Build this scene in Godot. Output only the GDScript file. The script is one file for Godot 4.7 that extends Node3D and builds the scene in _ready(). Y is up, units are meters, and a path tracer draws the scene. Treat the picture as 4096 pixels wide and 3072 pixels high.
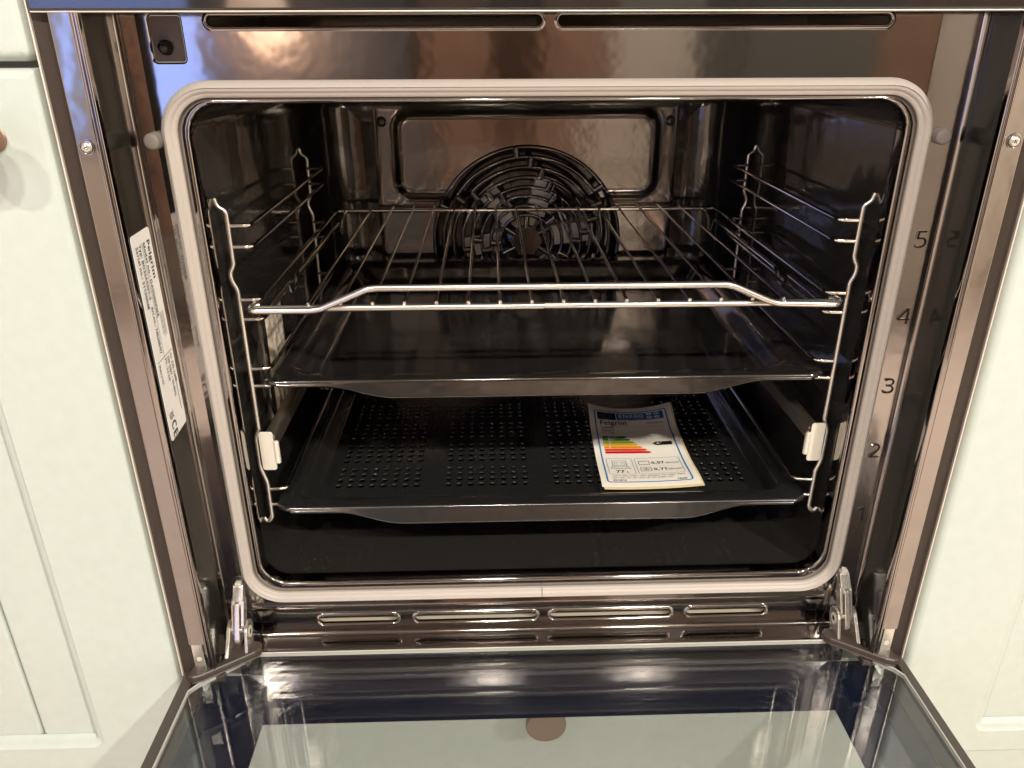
extends Node3D
# A built-in oven with its door let down, between two painted kitchen cabinets. Units are metres, y is up.
# x = 0 is the middle of the oven, z = 0 the plane of its outer flanges, +z is towards the kitchen.

var M := {}
var counts := {}
var bold: Font
var sans: Font
const DP := -0.046          # the recessed front plate
const BACK := -0.425        # the plate in front of the fan

# Collects triangles; faces of one smooth group that meet share a normal weighted by their areas, those of group -1 stay flat.
class Tool:
	var v := PackedVector3Array()
	var g := PackedInt32Array()
	var group := 0
	func set_smooth_group(k: int) -> void:
		group = k
	func add_vertex(p: Vector3) -> void:
		v.append(p)
		g.append(group)
	func commit() -> ArrayMesh:
		var face := PackedVector3Array()
		var sums := {}
		var keys := []
		keys.resize(v.size())
		for t in v.size() / 3:
			var n := (v[t * 3 + 2] - v[t * 3]).cross(v[t * 3 + 1] - v[t * 3])
			face.append(n)
			for e in 3:
				var k := t * 3 + e
				if g[k] < 0: continue
				var q := Vector4i(roundi(v[k].x * 2e6), roundi(v[k].y * 2e6), roundi(v[k].z * 2e6), g[k])
				keys[k] = q
				sums[q] = sums.get(q, Vector3.ZERO) + n * 1e6
		var normals := PackedVector3Array()
		for k in v.size():
			var n: Vector3 = face[k / 3] if g[k] < 0 else sums[keys[k]]
			normals.append((n * 1e6).normalized() if n.length_squared() > 0.0 else Vector3.UP)
		var a := []
		a.resize(Mesh.ARRAY_MAX)
		a[Mesh.ARRAY_VERTEX] = v
		a[Mesh.ARRAY_NORMAL] = normals
		var m := ArrayMesh.new()
		m.add_surface_from_arrays(Mesh.PRIMITIVE_TRIANGLES, a)
		return m

# ------------------------------------------------------------------ helpers
func tool_new() -> Tool:
	return Tool.new()

func tri(st: Tool, a: Vector3, b: Vector3, c: Vector3) -> void:
	if a.is_equal_approx(b) and a.distance_squared_to(b) < 1e-14: return
	st.add_vertex(a); st.add_vertex(b); st.add_vertex(c)

func quad(st: Tool, a: Vector3, b: Vector3, c: Vector3, d: Vector3) -> void:
	tri(st, a, b, c); tri(st, a, c, d)

# Joins neighbouring rows of points by quads.
func loft(st: Tool, rows: Array, closed := true, groups := []) -> void:
	for i in rows.size() - 1:
		st.set_smooth_group(groups[i] if i < groups.size() else 0)
		var a: PackedVector3Array = rows[i]
		var b: PackedVector3Array = rows[i + 1]
		var n := a.size()
		for k in (n if closed else n - 1):
			var m := (k + 1) % n
			quad(st, a[k], a[m], b[m], b[k])
	st.set_smooth_group(0)

# A rounded rectangle as a loop of 4 (n + 1) points.
func rr(x0: float, x1: float, y0: float, y1: float, r: float, n := 6) -> PackedVector2Array:
	var out := PackedVector2Array()
	r = maxf(minf(r, minf((x1 - x0) / 2, (y1 - y0) / 2) - 1e-6), 1e-6)
	var cs := [Vector2(x1 - r, y1 - r), Vector2(x0 + r, y1 - r), Vector2(x0 + r, y0 + r), Vector2(x1 - r, y0 + r)]
	for q in 4:
		for k in n + 1:
			var t := (q + float(k) / n) * PI / 2
			out.append(cs[q] + r * Vector2(cos(t), sin(t)))
	return out

# b = [x0, x1, y0, y1, r]; the loop moved outwards by o and set at depth z (plane "z") or height z (plane "y").
func loop(b: Array, o: float, z: float, plane := "z", n := 6) -> PackedVector3Array:
	var out := PackedVector3Array()
	for p in rr(b[0] - o, b[1] + o, b[2] - o, b[3] + o, b[4] + o, n):
		out.append(Vector3(p.x, p.y, z) if plane == "z" else Vector3(p.x, z, p.y))
	return out

func cap(st: Tool, ring: PackedVector3Array, g := 0) -> void:
	st.set_smooth_group(g)
	var c := Vector3.ZERO
	for p in ring: c += p
	c /= ring.size()
	for k in ring.size(): tri(st, c, ring[k], ring[(k + 1) % ring.size()])
	st.set_smooth_group(0)

func rect(st: Tool, x0: float, x1: float, y0: float, y1: float, z: float) -> void:
	quad(st, Vector3(x0, y0, z), Vector3(x0, y1, z), Vector3(x1, y1, z), Vector3(x1, y0, z))

# Rounds the corners of a polyline.
func bend(pts: Array, r: float, n := 4) -> PackedVector3Array:
	var out := PackedVector3Array()
	for i in pts.size():
		var p: Vector3 = pts[i]
		if i == 0 or i == pts.size() - 1:
			out.append(p)
			continue
		var a: Vector3 = pts[i - 1]
		var b: Vector3 = pts[i + 1]
		var q := minf(r, minf(p.distance_to(a), p.distance_to(b)) * 0.49)
		var s := p + (a - p).normalized() * q
		var e := p + (b - p).normalized() * q
		for k in n + 1:
			var t := float(k) / n
			out.append(s.lerp(p, t).lerp(p.lerp(e, t), t))
	return out

func tube(st: Tool, pts: PackedVector3Array, r: float, seg := 10, closed := false, flat := 1.0, side := Vector3.ZERO) -> void:
	var rows := []
	var n := pts.size()
	var up := Vector3.ZERO
	for i in n:
		var d: Vector3
		if closed: d = (pts[(i + 1) % n] - pts[(i + n - 1) % n]).normalized()
		else: d = (pts[mini(i + 1, n - 1)] - pts[maxi(i - 1, 0)]).normalized()
		if up == Vector3.ZERO:
			up = side if side != Vector3.ZERO else (Vector3.UP if absf(d.y) < 0.9 else Vector3.RIGHT)
		if side != Vector3.ZERO: up = side
		up = (up - d * up.dot(d)).normalized()
		var w := d.cross(up)
		var ring := PackedVector3Array()
		for k in seg:
			var t := TAU * k / seg
			ring.append(pts[i] + r * (cos(t) * up * flat + sin(t) * w))
		rows.append(ring)
	if closed: rows.append(rows[0])
	loft(st, rows)
	if not closed:
		for e in [[0, 1], [n - 1, n - 2]]:
			var dir := (pts[e[0]] - pts[e[1]]).normalized()
			var tip := PackedVector3Array()
			for p in rows[e[0]]: tip.append(pts[e[0]] + (p - pts[e[0]]) * 0.6 + dir * r * 0.35)
			loft(st, [rows[e[0]], tip])
			cap(st, tip)

# A box with rounded-off edges.
func bbox(st: Tool, a: Vector3, b: Vector3, c := 0.001) -> void:
	c = minf(c, minf(b.x - a.x, minf(b.y - a.y, b.z - a.z)) * 0.45)
	var bb := [a.x + c, b.x - c, a.y + c, b.y - c, 0.0]
	var rows := []
	var l0 := loop(bb, 0.0, a.z, "z", 2)
	rows.append(l0)
	for k in 3:
		var t := k * PI / 4
		rows.append(loop(bb, c * sin(t), a.z + c - c * cos(t), "z", 2))
	for k in 3:
		var t := k * PI / 4
		rows.append(loop(bb, c * cos(t), b.z - c + c * sin(t), "z", 2))
	var l1 := loop(bb, 0.0, b.z, "z", 2)
	loft(st, rows)
	cap(st, l0); cap(st, l1)

# A solid of the outline given in two axes, with bevelled edges. put(u, v, w) places a point.
func slab(st: Tool, poly: PackedVector2Array, w0: float, w1: float, bev: float, put: Callable) -> void:
	var inner := PackedVector2Array()
	var turn := -1.0 if Geometry2D.is_polygon_clockwise(PackedVector2Array(Array(poly).map(func(q): return q * 1000.0))) else 1.0
	for k in poly.size():
		var p := poly[k]
		var d0 := (p - poly[(k + poly.size() - 1) % poly.size()]).normalized()
		var d1 := (poly[(k + 1) % poly.size()] - p).normalized()
		var n := (Vector2(-d0.y, d0.x) + Vector2(-d1.y, d1.x)) * turn
		inner.append(p + n.normalized() * bev)
	var rows := []
	for e in [[inner, w0], [poly, w0 + bev], [poly, w1 - bev], [inner, w1]]:
		var row := PackedVector3Array()
		for p in e[0]: row.append(put.call(p.x, p.y, e[1]))
		rows.append(row)
	st.set_smooth_group(-1)
	loft(st, rows, true, [-1, -1, -1])
	st.set_smooth_group(-1)
	var idx := tri_poly(inner)
	for e in [w0, w1]:
		for k in range(0, idx.size(), 3):
			var v := []
			for q in 3: v.append(put.call(inner[idx[k + q]].x, inner[idx[k + q]].y, e))
			tri(st, v[0], v[1], v[2])
	st.set_smooth_group(0)

# Triangulates an outline; millimetres, because the engine's tolerance is too coarse for metres.
func tri_poly(poly: PackedVector2Array) -> PackedInt32Array:
	var big := PackedVector2Array()
	for p in poly: big.append(p * 1000.0)
	return Geometry2D.triangulate_polygon(big)

func disc(st: Tool, c: Vector3, axis: Vector3, prof: Array, seg := 24) -> void:   # lathe: prof = [[radius, height], ...]
	var u := axis.cross(Vector3.UP if absf(axis.y) < 0.9 else Vector3.RIGHT).normalized()
	var w := axis.cross(u)
	var rows := []
	for p in prof:
		var ring := PackedVector3Array()
		for k in seg:
			var t := TAU * k / seg
			ring.append(c + axis * p[1] + p[0] * (cos(t) * u + sin(t) * w))
		rows.append(ring)
	loft(st, rows)
	cap(st, rows[0]); cap(st, rows[-1])

func gpos(n: Node3D) -> Vector3:
	var p := Vector3.ZERO
	while n != null and n != self:
		p += n.position
		n = n.get_parent() as Node3D
	return p

func obj(called: String, st: Tool, mat: Material, parent: Node3D = null) -> MeshInstance3D:
	var o := MeshInstance3D.new()
	o.mesh = st.commit()
	o.material_override = mat
	o.name = called if parent else numbered(called)
	if parent:
		o.position = -gpos(parent)
		parent.add_child(o, true)
	else: add_child(o, true)
	return o

func numbered(called: String) -> String:
	var k: int = counts.get(called, 0)
	counts[called] = k + 1
	return called if k == 0 else "%s_%03d" % [called, k]

func thing(called: String, label: String, category: String, at: Vector3, group := "") -> Node3D:
	var o := Node3D.new()
	o.name = numbered(called)
	o.position = at
	add_child(o, true)
	o.set_meta("label", label); o.set_meta("category", category)
	if group: o.set_meta("group", group)
	return o

func part(called: String, parent: Node3D) -> Node3D:
	var o := Node3D.new()
	o.name = called
	o.position = -gpos(parent)
	parent.add_child(o, true)
	return o

func struct(called: String, st: Tool, mat: Material) -> MeshInstance3D:
	var o := obj(called, st, mat)
	o.set_meta("kind", "structure")
	return o

# Lettering whose letters fill the box [u0, u1] x [v0, v1]; put(u, v) places a point. With x1 < 0 the width follows from the height.
func letters(st: Tool, s: String, f: Font, u0: float, v0: float, h: float, wide: float, put: Callable) -> void:
	var t := TextMesh.new()
	t.text = s; t.font = f; t.font_size = 40; t.pixel_size = 0.01; t.depth = 0.0
	t.curve_step = 2.0
	var a := t.surface_get_arrays(0)
	var v: PackedVector3Array = a[Mesh.ARRAY_VERTEX]
	var lo := v[0]; var hi := v[0]
	for p in v:
		lo = lo.min(p); hi = hi.max(p)
	var sy := h / 0.29      # capital letters of this size are about 0.29 tall
	var sx := sy if wide <= 0.0 else wide / (hi.x - lo.x)
	var idx = a[Mesh.ARRAY_INDEX]
	var order: PackedInt32Array = idx if idx != null else PackedInt32Array(range(v.size()))
	var base := 0.0
	var small := TextMesh.new()
	small.text = "H"; small.font = f; small.font_size = 40; small.pixel_size = 0.01; small.depth = 0.0
	var hv: PackedVector3Array = small.surface_get_arrays(0)[Mesh.ARRAY_VERTEX]
	base = hv[0].y
	for p in hv: base = minf(base, p.y)
	for k in range(0, order.size(), 3):
		var q := []
		for e in 3:
			var p := v[order[k + e]]
			q.append(put.call(u0 + (p.x - lo.x) * sx, v0 + (p.y - base) * sy))
		tri(st, q[0], q[1], q[2])

# Flat print: a polygon, a filled box, an outline.
func ink_poly(st: Tool, poly: PackedVector2Array, put: Callable) -> void:
	var idx := tri_poly(poly)
	for k in range(0, idx.size(), 3):
		tri(st, put.call(poly[idx[k]].x, poly[idx[k]].y), put.call(poly[idx[k + 1]].x, poly[idx[k + 1]].y), put.call(poly[idx[k + 2]].x, poly[idx[k + 2]].y))

func ink_box(st: Tool, u0: float, u1: float, v0: float, v1: float, put: Callable) -> void:
	var nu := maxi(1, int((u1 - u0) / 0.006)); var nv := maxi(1, int((v1 - v0) / 0.006))
	for i in nu:
		for j in nv:
			var a := lerpf(u0, u1, float(i) / nu); var b := lerpf(u0, u1, float(i + 1) / nu)
			var c := lerpf(v0, v1, float(j) / nv); var d := lerpf(v0, v1, float(j + 1) / nv)
			quad(st, put.call(a, c), put.call(a, d), put.call(b, d), put.call(b, c))

func ink_frame(st: Tool, u0: float, u1: float, v0: float, v1: float, r: float, w: float, put: Callable) -> void:
	var a := rr(u0, u1, v0, v1, r, 4)
	var b := rr(u0 + w, u1 - w, v0 + w, v1 - w, maxf(r - w, 1e-4), 4)
	for k in a.size():
		var m := (k + 1) % a.size()
		var n := maxi(1, int(a[k].distance_to(a[m]) / 0.005))
		for j in n:
			var s := float(j) / n; var e := float(j + 1) / n
			var p := a[k].lerp(a[m], s); var q := a[k].lerp(a[m], e); var x := b[k].lerp(b[m], s); var y := b[k].lerp(b[m], e)
			quad(st, put.call(p.x, p.y), put.call(q.x, q.y), put.call(y.x, y.y), put.call(x.x, x.y))

func ink_line(st: Tool, pts: Array, w: float, put: Callable) -> void:
	for k in pts.size() - 1:
		var a: Vector2 = pts[k]; var b: Vector2 = pts[k + 1]
		var n := (b - a).orthogonal().normalized() * w / 2
		var c := maxi(1, int(a.distance_to(b) / 0.006))
		for j in c:
			var p := a.lerp(b, float(j) / c); var q := a.lerp(b, float(j + 1) / c)
			quad(st, put.call(p.x + n.x, p.y + n.y), put.call(q.x + n.x, q.y + n.y), put.call(q.x - n.x, q.y - n.y), put.call(p.x - n.x, p.y - n.y))

# ------------------------------------------------------------------ materials
func mat(lin: Color, rough: float, metal := 0.0, more := {}) -> StandardMaterial3D:
	var m := StandardMaterial3D.new()
	m.albedo_color = lin.linear_to_srgb()
	m.roughness = rough
	m.metallic = metal
	for k in more: m.set(k, more[k])
	return m

func noise_tex(freq: float, octaves: int, seed_: int, normal: float, lo := Color.BLACK, hi := Color.WHITE, size := 512) -> NoiseTexture2D:
	var n := FastNoiseLite.new()
	n.noise_type = FastNoiseLite.TYPE_SIMPLEX_SMOOTH
	n.frequency = freq
	n.fractal_octaves = octaves
	n.seed = seed_
	var t := NoiseTexture2D.new()
	t.width = size; t.height = size; t.seamless = true
	t.noise = n
	if normal > 0.0:
		t.as_normal_map = true
		t.bump_strength = normal
	else:
		var g := Gradient.new()
		g.set_color(0, lo); g.set_color(1, hi)
		t.color_ramp = g
	return t

func triplanar(m: StandardMaterial3D, scale: float) -> StandardMaterial3D:
	m.uv1_triplanar = true
	m.uv1_scale = Vector3.ONE * scale
	return m

func peel(m: StandardMaterial3D, tex: Texture2D, amount: float, scale: float) -> StandardMaterial3D:
	m.normal_enabled = true
	m.normal_texture = tex
	m.normal_scale = amount
	return triplanar(m, scale)

func make_materials() -> void:
	var wavy := noise_tex(0.012, 3, 4, 6.0)
	var grain := noise_tex(0.05, 4, 9, 6.0)
	M.front = peel(mat(Color(0.38, 0.35, 0.335), 0.085, 1.0), wavy, 0.03, 5.0)
	M.wall = peel(mat(Color(0.018, 0.017, 0.014), 0.15, 0.0, {"metallic_specular": 0.38}), wavy, 0.02, 5.0)
	M.cover = peel(mat(Color(0.42, 0.38, 0.35), 0.12, 1.0), wavy, 0.06, 5.0)
	M.liner = peel(mat(Color(0.105, 0.098, 0.090), 0.09, 0.82), wavy, 0.06, 3.0)
	M.tray = peel(mat(Color(0.16, 0.146, 0.137), 0.11, 0.93), wavy, 0.04, 4.0)
	M.pan = peel(mat(Color(0.155, 0.153, 0.153), 0.15, 0.91), wavy, 0.04, 4.0)
	M.chrome = mat(Color(0.86, 0.82, 0.76), 0.24, 0.95)
	M.runner = mat(Color(0.30, 0.26, 0.22), 0.3, 0.85)
	M.zinc = peel(mat(Color(0.74, 0.70, 0.60), 0.36, 0.35), grain, 0.25, 30.0)
	M.wire = mat(Color(0.84, 0.80, 0.75), 0.10, 1.0)
	M.plated = peel(mat(Color(0.76, 0.73, 0.66), 0.24, 0.88), grain, 0.2, 25.0)
	M.blade = peel(mat(Color(0.84, 0.81, 0.77), 0.35, 0.45), grain, 0.2, 25.0)
	M.rubber = peel(mat(Color(0.39, 0.35, 0.315), 0.46), grain, 0.04, 14.0)
	M.bumper = mat(Color(0.17, 0.148, 0.132), 0.6)
	M.brown = peel(mat(Color(0.055, 0.041, 0.034), 0.38), grain, 0.08, 40.0)
	M.trim = peel(mat(Color(0.070, 0.053, 0.043), 0.34, 0.15), grain, 0.06, 30.0)
	M.trim.albedo_texture = noise_tex(0.09, 5, 21, 0.0, Color(0.62, 0.6, 0.58), Color.WHITE)
	M.steel = mat(Color(0.82, 0.77, 0.68), 0.38, 0.6)
	M.dark = mat(Color(0.012, 0.011, 0.011), 0.6)
	M.plate = peel(mat(Color(0.115, 0.092, 0.08), 0.5), grain, 0.15, 20.0)
	M.panel = mat(Color(0.016, 0.014, 0.014), 0.05, 0.0, {"metallic_specular": 0.9})
	M.print_border = mat(Color(0.004, 0.007, 0.021), 0.05)
	M.clear = mat(Color(0.05, 0.06, 0.055), 0.02, 0.0, {"transparency": BaseMaterial3D.TRANSPARENCY_ALPHA})
	M.clear.albedo_color.a = 0.015
	M.tinted = mat(Color(0.12, 0.24, 0.23), 0.02, 0.0, {"transparency": BaseMaterial3D.TRANSPARENCY_ALPHA})
	M.tinted.albedo_color.a = 0.26
	M.duct = mat(Color(0.60, 0.53, 0.42), 0.45, 0.2)
	M.glass_edge = mat(Color(0.42, 0.42, 0.38), 0.15)
	M.lampglass = peel(mat(Color(0.55, 0.48, 0.38), 0.12, 0.0), noise_tex(0.02, 2, 31, 10.0), 0.9, 9.0)
	M.lampglass.clearcoat_enabled = true
	M.paint = peel(mat(Color(0.515, 0.57, 0.53), 0.42), grain, 0.02, 12.0)
	M.paint.albedo_texture = noise_tex(0.01, 4, 14, 0.0, Color(0.975, 0.975, 0.97), Color.WHITE)
	M.copper = peel(mat(Color(0.27, 0.165, 0.12), 0.42, 0.6), grain, 0.2, 30.0)
	M.paper = mat(Color(0.90, 0.845, 0.745), 0.5)
	M.backing = mat(Color(0.72, 0.60, 0.33), 0.6)
	M.sticker = mat(Color(0.90, 0.885, 0.86), 0.35)
	M.ink = mat(Color(0.012, 0.012, 0.014), 0.5)
	M.ink_grey = mat(Color(0.08, 0.08, 0.085), 0.5)

# ------------------------------------------------------------------ scene
func _ready() -> void:
	# camera
	var cam := Camera3D.new()
	cam.name = "camera"
	cam.position = Vector3(-0.04217, 0.26479, 0.48599)
	cam.rotation = Vector3(-0.42204, -0.02864, -0.00291)
	cam.fov = 53.0
	cam.near = 0.02
	cam.far = 30.0
	add_child(cam)
	cam.current = true
	# surroundings and exposure
	var env := Environment.new()
	env.background_mode = Environment.BG_COLOR
	env.background_color = Color(0.05, 0.045, 0.04)
	env.tonemap_mode = Environment.TONE_MAPPER_LINEAR
	env.tonemap_exposure = 1.5
	env.sdfgi_enabled = true
	env.ssao_enabled = true
	env.ssil_enabled = true
	var we := WorldEnvironment.new()
	we.name = "environment"
	we.environment = env
	add_child(we)
	var sf := SystemFont.new()
	sf.font_names = PackedStringArray(["Droid Sans"])
	sans = sf
	var sb := SystemFont.new()
	sb.font_names = PackedStringArray(["Droid Sans"])
	sb.font_weight = 700
	bold = sb
	make_materials()
	lamps()
	room()
	cabinets()
	oven()
	side_guides()
	wire_rack()
	baking_tray()
	perforated_tray()
	energy_label()
	rating_label()
	dust()

# ------------------------------------------------------------------ lamps and room
func lamps() -> void:
	var glow := mat(Color(0.9, 0.85, 0.75), 0.5)
	glow.emission_enabled = true
	glow.emission = Color(1.0, 0.93, 0.80)
	glow.emission_energy_multiplier = 30.0
	var spots := [[-0.90, "ceiling spot lamp nearest the window", 1.8], [-0.06, "ceiling spot lamp above the middle of the oven", 1.9], [0.52, "ceiling spot lamp above the cabinet door without a knob", 2.0], [1.35, "ceiling spot lamp nearest the refrigerator", 5.2]]
	for s in spots:
		var at := Vector3(s[0], 1.595, 1.68)
		var t := thing("ceiling_lamp", s[1], "lamp", at, "ceiling spot lamps")
		var st := tool_new()
		disc(st, at, Vector3.DOWN, [[0.030, -0.004], [0.045, -0.004], [0.048, 0.002], [0.044, 0.006], [0.036, 0.004]], 28)
		obj("housing", st, M.steel, t)
		st = tool_new()
		disc(st, at, Vector3.DOWN, [[0.030, 0.005], [0.034, 0.0065]], 28)
		obj("lamp_disc", st, glow, t)
		var l := SpotLight3D.new()
		l.name = "lamp_light"
		l.position = Vector3(0, -0.012, 0)
		l.rotation = Vector3(-PI / 2, 0, 0)
		l.spot_angle = 80.0
		l.spot_range = 8.0
		l.spot_attenuation = 2.0
		l.spot_angle_attenuation = 0.4
		l.light_size = 0.06
		l.light_energy = s[2]
		l.light_color = Color(1.0, 0.972, 0.92)
		l.shadow_enabled = true
		t.add_child(l)

func room() -> void:
	var floor_m := mat(Color(0.72, 0.62, 0.56), 0.4)
	floor_m.albedo_texture = noise_tex(0.02, 4, 3, 0.0, Color(0.85, 0.84, 0.82), Color.WHITE)
	triplanar(floor_m, 1.5)
	var wall_m := mat(Color(0.82, 0.75, 0.67), 0.8)
	var ceil_m := mat(Color(0.27, 0.25, 0.23), 0.9)
	var st := tool_new()
	bbox(st, Vector3(-2.4, -0.86, -0.7), Vector3(2.6, -0.78, 2.9), 0.002)
	struct("floor", st, floor_m)
	st = tool_new()
	bbox(st, Vector3(-2.4, 1.605, -0.7), Vector3(2.6, 1.70, 2.9), 0.002)
	struct("ceiling", st, ceil_m)
	st = tool_new()
	bbox(st, Vector3(-2.4, -0.775, 2.8), Vector3(2.6, 1.6, 2.9), 0.002)
	struct("wall_back", st, wall_m)
	st = tool_new()
	bbox(st, Vector3(-2.4, -0.775, -0.7), Vector3(-2.3, 1.6, 2.795), 0.002)
	struct("wall_left", st, wall_m)
	st = tool_new()
	bbox(st, Vector3(2.5, -0.775, -0.7), Vector3(2.6, 1.6, 2.795), 0.002)
	struct("wall_right", st, wall_m)
	st = tool_new()
	bbox(st, Vector3(-2.29, -0.775, -0.7), Vector3(2.49, 1.6, -0.6), 0.002)
	struct("wall_front", st, wall_m)
	# the window on the far side, mirrored by the enamel
	var t := thing("window", "bright daylight window in the far wall", "window", Vector3(-1.45, 0.0, 2.78))
	var glow := mat(Color(0.5, 0.5, 0.5), 0.3)
	glow.emission_enabled = true
	glow.emission = Color(0.52, 0.66, 1.0)
	glow.emission_energy_multiplier = 1.5
	st = tool_new()
	rect(st, -1.80, -1.16, -0.10, 1.25, 2.785)
	obj("window_pane", st, glow, t)
	st = tool_new()
	bbox(st, Vector3(-1.86, -0.16, 2.76), Vector3(-1.80, 1.31, 2.798), 0.004)
	bbox(st, Vector3(-1.16, -0.16, 2.76), Vector3(-1.10, 1.31, 2.798), 0.004)
	bbox(st, Vector3(-1.80, -0.16, 2.76), Vector3(-1.16, -0.10, 2.798), 0.004)
	bbox(st, Vector3(-1.80, 1.25, 2.76), Vector3(-1.16, 1.31, 2.798), 0.004)
	obj("window_frame", st, M.paint, t)
	var al := AreaLight3D.new()
	al.name = "window_light"
	al.area_size = Vector2(0.64, 1.35)
	al.light_energy = 0.12
	al.light_color = Color(0.45, 0.62, 1.0)
	al.position = Vector3(-0.03, 0.575, -0.03)
	al.shadow_enabled = true
	t.add_child(al)
	# a wooden cupboard across the room with an open niche in the middle, mirrored brown
	t = thing("wooden_cupboard", "brown wooden cupboard with an open niche hung on the far wall", "cupboard", Vector3(0.06, -0.36, 2.5))
	var wood := mat(Color(0.25, 0.15, 0.105), 0.5)
	wood.albedo_texture = noise_tex(0.015, 5, 8, 0.0, Color(0.6, 0.55, 0.5), Color.WHITE)
	wood.uv1_triplanar = true
	wood.uv1_scale = Vector3(6, 0.8, 6)
	for sx in [[-0.26, -0.03], [0.13, 0.38]]:
		st = tool_new()
		bbox(st, Vector3(sx[0], -0.36, 2.22), Vector3(sx[1], 0.95, 2.798), 0.004)
		obj("side_body", st, wood, t)
		st = tool_new()
		bbox(st, Vector3(sx[0] + 0.01, -0.34, 2.198), Vector3(sx[1] - 0.01, 0.93, 2.218), 0.006)
		obj("door", st, wood, t)
	st = tool_new()
	bbox(st, Vector3(-0.028, -0.36, 2.70), Vector3(0.128, 0.95, 2.75), 0.002)
	bbox(st, Vector3(-0.028, 0.92, 2.22), Vector3(0.128, 0.95, 2.698), 0.002)
	obj("niche", st, wood, t)
	t = thing("room_door", "brown wooden door in the far wall beyond the refrigerator", "door", Vector3(1.75, -0.775, 2.77))
	st = tool_new()
	bbox(st, Vector3(1.36, -0.775, 2.755), Vector3(2.16, 1.25, 2.795), 0.004)
	obj("leaf", st, wood, t)
	st = tool_new()
	bbox(st, Vector3(1.28, -0.775, 2.74), Vector3(1.355, 1.33, 2.798), 0.004)
	bbox(st, Vector3(2.165, -0.775, 2.74), Vector3(2.24, 1.33, 2.798), 0.004)
	bbox(st, Vector3(1.355, 1.255, 2.74), Vector3(2.165, 1.33, 2.798), 0.004)
	obj("door_frame", st, wood, t)
	# dark tall pieces on either side
	t = thing("refrigerator", "tall dark grey refrigerator beyond the beige wall", "refrigerator", Vector3(1.0, -0.775, 2.4))
	st = tool_new()
	bbox(st, Vector3(0.80, -0.775, 2.24), Vector3(1.28, 1.0, 2.78), 0.01)
	obj("body", st, mat(Color(0.05, 0.05, 0.048), 0.4), t)
	st = tool_new()
	bbox(st, Vector3(0.805, -0.70, 2.20), Vector3(1.275, 0.99, 2.238), 0.008)
	obj("door", st, mat(Color(0.055, 0.056, 0.05), 0.35), t)
	t = thing("wardrobe", "dark slate wardrobe between window and wooden cupboard", "wardrobe", Vector3(-0.65, -0.775, 2.5))
	st = tool_new()
	bbox(st, Vector3(-1.0, -0.775, 2.30), Vector3(-0.29, 1.0, 2.78), 0.008)
	obj("body", st, mat(Color(0.055, 0.058, 0.068), 0.5), t)
	for sx in [-0.995, -0.64]:
		st = tool_new()
		bbox(st, Vector3(sx, -0.72, 2.278), Vector3(sx + 0.345, 0.99, 2.298), 0.005)
		obj("door", st, mat(Color(0.06, 0.064, 0.075), 0.5), t)
	# a small warm globe lamp hanging before it
	var gl := Vector3(-0.70, 0.30, 2.0)
	t = thing("pendant_lamp", "small warm globe lamp hanging on a cord", "lamp", gl)
	var warm := mat(Color(0.9, 0.8, 0.7), 0.5)
	warm.emission_enabled = true
	warm.emission = Color(1.0, 0.80, 0.66)
	warm.emission_energy_multiplier = 2.2
	st = tool_new()
	var prof := []
	for k in 13: prof.append([maxf(0.085 * sin(PI * k / 12), 0.002), -0.085 * cos(PI * k / 12)])
	disc(st, gl, Vector3.UP, prof, 24)
	obj("lamp_globe", st, warm, t)
	st = tool_new()
	tube(st, PackedVector3Array([gl + Vector3(0, 0.09, 0), Vector3(gl.x, 1.60, gl.z)]), 0.003, 8)
	obj("cord", st, M.dark, t)
	var ol := OmniLight3D.new()
	ol.name = "globe_light"
	ol.light_energy = 0.12
	ol.light_size = 0.08
	ol.light_color = Color(1.0, 0.80, 0.66)
	ol.omni_range = 6.0
	ol.omni_attenuation = 2.0
	ol.shadow_enabled = true
	t.add_child(ol)

# ------------------------------------------------------------------ cabinets
func knob(parent: Node3D, c: Vector3, depth: float, r: float) -> void:
	var st := tool_new()
	disc(st, c, Vector3.BACK, [[0.008, 0.0005], [0.0075, 0.004], [0.006, 0.010], [0.007, depth - 0.012], [r * 0.86, depth - 0.0095], [r * 0.97, depth - 0.007], [r, depth - 0.004], [r * 0.985, depth - 0.0015], [r * 0.95, depth - 0.0003], [r * 0.9, depth]], 40)
	obj("knob", st, M.copper, parent)

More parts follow.
